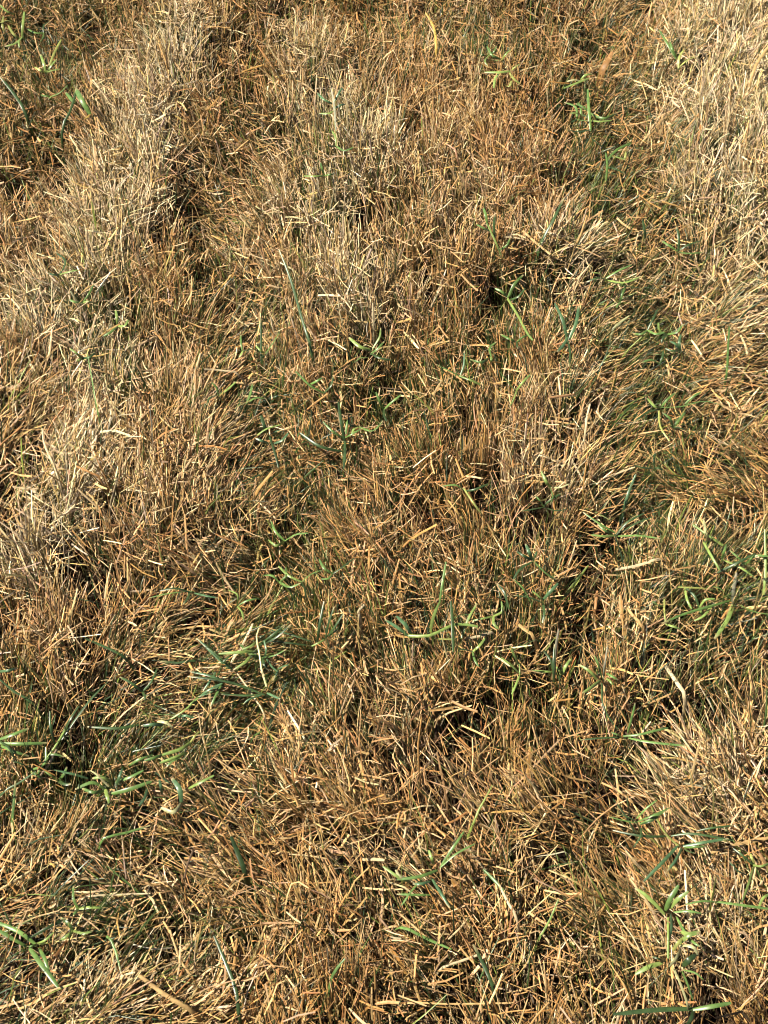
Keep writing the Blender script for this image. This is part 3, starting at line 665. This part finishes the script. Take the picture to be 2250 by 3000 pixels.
sp('2', 'dark green low tuft against pale straw stems', [('d', 17, [(1270, 1085), (1310, 1060), (1370, 1040)]), ('g', 15, [(1268, 1085), (1230, 1060), (1200, 1040)]), ('d', 16, [(1272, 1085), (1275, 1030), (1265, 980)], 10), ('g', 14, [(1270, 1090), (1320, 1095), (1380, 1090)]), ('d', 14, [(1130, 1030), (1125, 990), (1118, 950)], 10)])

# conspicuous single blades
GB, DB = 'green_grass_blade', 'dry_grass_blade'
for lab, view, kind, wd, pts, tip in (
 ('long dark green blade standing over upright tan straw', '3', 'd', 17, [(1345, 405), (1310, 290), (1255, 100), (1205, -30)], 24),
 ('thin upright dark green blade alone in fallen straw', '3', 'd', 13, [(1130, 455), (1129, 360), (1127, 265)], 16),
 ('pale green blade leaning through bleached straw', '3', 'g', 11, [(418, 655), (400, 550), (378, 425)], 12),
 ('broad dark green blade leaning over straw above the tan hollow', '2', 'd', 21, [(675, 1060), (730, 952), (778, 855)], 20),
 ('wide dark green blade with a pale cut end in combed straw', '7', 'd', 32, [(1060, 455), (1030, 375), (998, 295)], 10),
 ('soft dark blade bending down through brown upright stems', '7', 'd', 22, [(1032, 1060), (1018, 955), (978, 850), (925, 725)], 12),
 ('green stub with a white frayed tip in rust straw', '7', 'g', 20, [(1435, 900), (1460, 860), (1490, 825)], 8),
 ('slender green blade lying under combed straw', '7', 'g', 16, [(440, 312), (540, 282), (650, 248)], 1),
 ('upright narrow green blade beside brown stalks', '7', 'g', 17, [(55, 245), (60, 150), (66, 55)], 18),
 ('green blade slanting up to the tan stalks', '7', 'd', 14, [(0, 120), (90, 60), (155, 15)], 10),
 ('drooping green blade with a lime tip in shaded straw', 'D', 'g', 34, [(1040, 470), (1095, 540), (1135, 660), (1182, 850)], -4),
 ('flat green blade lying across tangled tan straw', '8', 'g', 22, [(75, 688), (190, 740), (295, 785)], 2),
 ('soft dark green blade upright in front of tangled straw', '8', 'd', 24, [(475, 960), (430, 850), (385, 762)], 14),
 ('green blade lying against its dead white twin', '8', 'g', 22, [(525, 560), (490, 500), (428, 438)], 3),
 ('grey green blade lying level on tan straw', '8', 'k', 14, [(790, 366), (720, 375), (655, 382)], 2),
 ('thin pale green blade leaning in tangled straw', '8', 'l', 13, [(670, 740), (715, 660), (755, 565)], 9),
 ('light green upright culm beside dark gaps', '6', 'l', 17, [(1640, 360), (1648, 220), (1645, 75)], 18),
 ('narrow dark green blade lying over level straw', '5', 'd', 17, [(545, 635), (450, 582), (365, 545)], 5),
 ('short dark green blade pressed into level straw', '5', 'd', 18, [(855, 645), (770, 652), (695, 645)], 2),
 ('long dark blade leaning in from the lawn edge over stems', '5', 'd', 17, [(150, 835), (60, 775), (-10, 715)], 8),
 ('upright green blade among level sunlit straw', '4', 'g', 15, [(1480, 515), (1486, 410), (1492, 305)], 16),
 ('dark teal blade leaning over black gaps', '4', 't', 20, [(1045, 1060), (1065, 1000), (1088, 945)], 12),
 ('long shadowed blade leaning over brown grass', '1', 'd', 19, [(115, 500), (60, 405), (-5, 325)], 12),
 ('dark slanting blade beside the bright green stub', '1', 'd', 15, [(268, 570), (308, 470), (335, 365)], 16)):
    lone(GB, lab, 'grass blade', view, kind, wd, pts, 'single green blades', tip=tip)
for lab, view, kind, wd, pts, tip in (
 ('wide cream dead blade propped behind the broken green sprig', 'A', 'w', 44, [(420, 530), (490, 450), (545, 335), (600, 230), (632, 155)], 8),
 ('cream dead blade slanting under the broken green sprig', 'A', 'w', 28, [(740, 1030), (680, 930), (590, 790), (480, 640)], 2),
 ('long white straw blade lying down the bleached band', '3', 'w', 15, [(255, 970), (225, 890), (190, 810), (183, 745)], 5),
 ('grey topped wide tan blade bent over straw', '7', 's', 32, [(835, 1055), (720, 985), (600, 895)], 4),
 ('curved straw blade lifting from tangled clippings', '7', 's', 18, [(840, 920), (780, 830), (735, 700)], 8),
 ('long arched straw blade over shaded straw', '7', 's', 15, [(545, 665), (420, 635), (330, 622), (260, 622)], 3),
 ('pale straw blade lying level across combed straw', '7', 'w', 14, [(360, 562), (500, 548), (650, 542)], 3),
 ('bright yellow dead blade standing in rust grass', '2', 'o', 15, [(225, 205), (215, 120), (180, 55)], 12),
 ('white dead blade lying beside its green twin', '8', 'w', 20, [(575, 655), (535, 580), (500, 508)], 3),
 ('thick dry stalk with a swollen node lying out of the lawn', '8', 's', 26, [(1700, 295), (1600, 320), (1540, 325), (1410, 368)], 5),
 ('broad pinkish straw piece lying on tangled clippings', '8', 'w', 20, [(250, 865), (330, 835), (405, 808)], 3),
 ('long level straw piece at the front of the clippings', '8', 's', 15, [(90, 1018), (300, 1020), (560, 1015)], 3),
 ('broad pale straw blade slanting over dark gaps', '6', 'w', 30, [(1300, 800), (1260, 730), (1215, 665)], 3),
 ('frayed cream straw piece on green leaves', '6', 'w', 26, [(470, 525), (420, 535), (350, 548)], 3),
 ('split tan husk lying among rust straw', '6', 's', 34, [(650, 550), (610, 510), (580, 485)], 3),
 ('pale husk with frayed end beside dark gaps', '6', 'w', 28, [(1200, 205), (1100, 232), (1000, 250)], 4),
 ('tan husk propped against dark gaps', '6', 's', 24, [(1120, 500), (1085, 460), (1050, 415)], 4),
 ('bright level straw blade over the shaded centre', '3', 'w', 18, [(1040, 520), (960, 495), (880, 490)], 3),
 ('thick pinkish dead stalk leaning over bleached straw', '2', 's', 24, [(1590, 330), (1620, 260), (1670, 190)], 10),
 ('wide tan dead blade twisted over fallen straw', '2', 's', 20, [(590, 1000), (650, 1045), (720, 1100)], 4),
 ('pale dead blade with a bent top in the tan hollow', '4', 'p', 17, [(985, 330), (1010, 295), (1060, 258)], 6),
 ('white curved straw blade arched over tan straw', '4', 'w', 10, [(745, 525), (785, 510), (830, 508)], 5),
 ('bleached upright straw blade among tan stems', '4', 'w', 17, [(870, 760), (875, 700), (890, 640)], 12),
 ('brown flat dead leaf tilted beside a dark hole', '2', 'b', 46, [(945, 300), (968, 262), (985, 225)], 8),
 ('curled cream dead leaf tip among dark green blades', '5', 'w', 26, [(1555, 462), (1548, 430), (1575, 402)], 6),
 ('bent straw blade folded sharply over combed straw', '7', 's', 13, [(1235, 590), (1268, 490), (1335, 520)], 6)):
    lone(DB, lab, 'dry blade', view, kind, wd, pts, 'single dead blades', tip=tip)

# tiny fresh shoots, three leaves each, in the greener spots
k = 0
for amount, rad, *pts in GREENER * 2:
    for a, b in zip(pts[:-1], pts[1:]):
        t = rng.random()
        cx, cy = a[0] + t * (b[0] - a[0]) + rng.normal(0, rad * .6), a[1] + t * (b[1] - a[1]) + rng.normal(0, rad * .6)
        cx, cy = min(max(cx, 30), 2220), min(max(cy, 40), 2960)
        sc_ = 1 - .4 * (1 - cy / 3000)
        VIEWS['s'] = (0, 0, 1.0)
        lv, a0 = [], rng.uniform(0, 6.28)
        for q in range(3):
            an, ln = a0 + q * 2.1 + rng.normal(0, .4), rng.uniform(42, 95) * sc_
            dx, dy = math.cos(an) * ln, -math.sin(an) * ln * .8 - 14
            bend = rng.normal(0, .16)
            lv.append((('g', 'l', 'd', 'g')[rng.integers(4)], rng.uniform(11, 15) * sc_,
                       [(cx, cy), (cx + dx * .5 - dy * bend, cy + dy * .5 + dx * bend), (cx + dx, cy + dy)], float(rng.uniform(-2, 12))))
        plant('grass_shoot', 'tiny fresh green shoot of three narrow leaves poking out of dry straw', 'grass shoot', 's', lv, 'tiny three-leaved green shoots', h=.003)
        k += 1
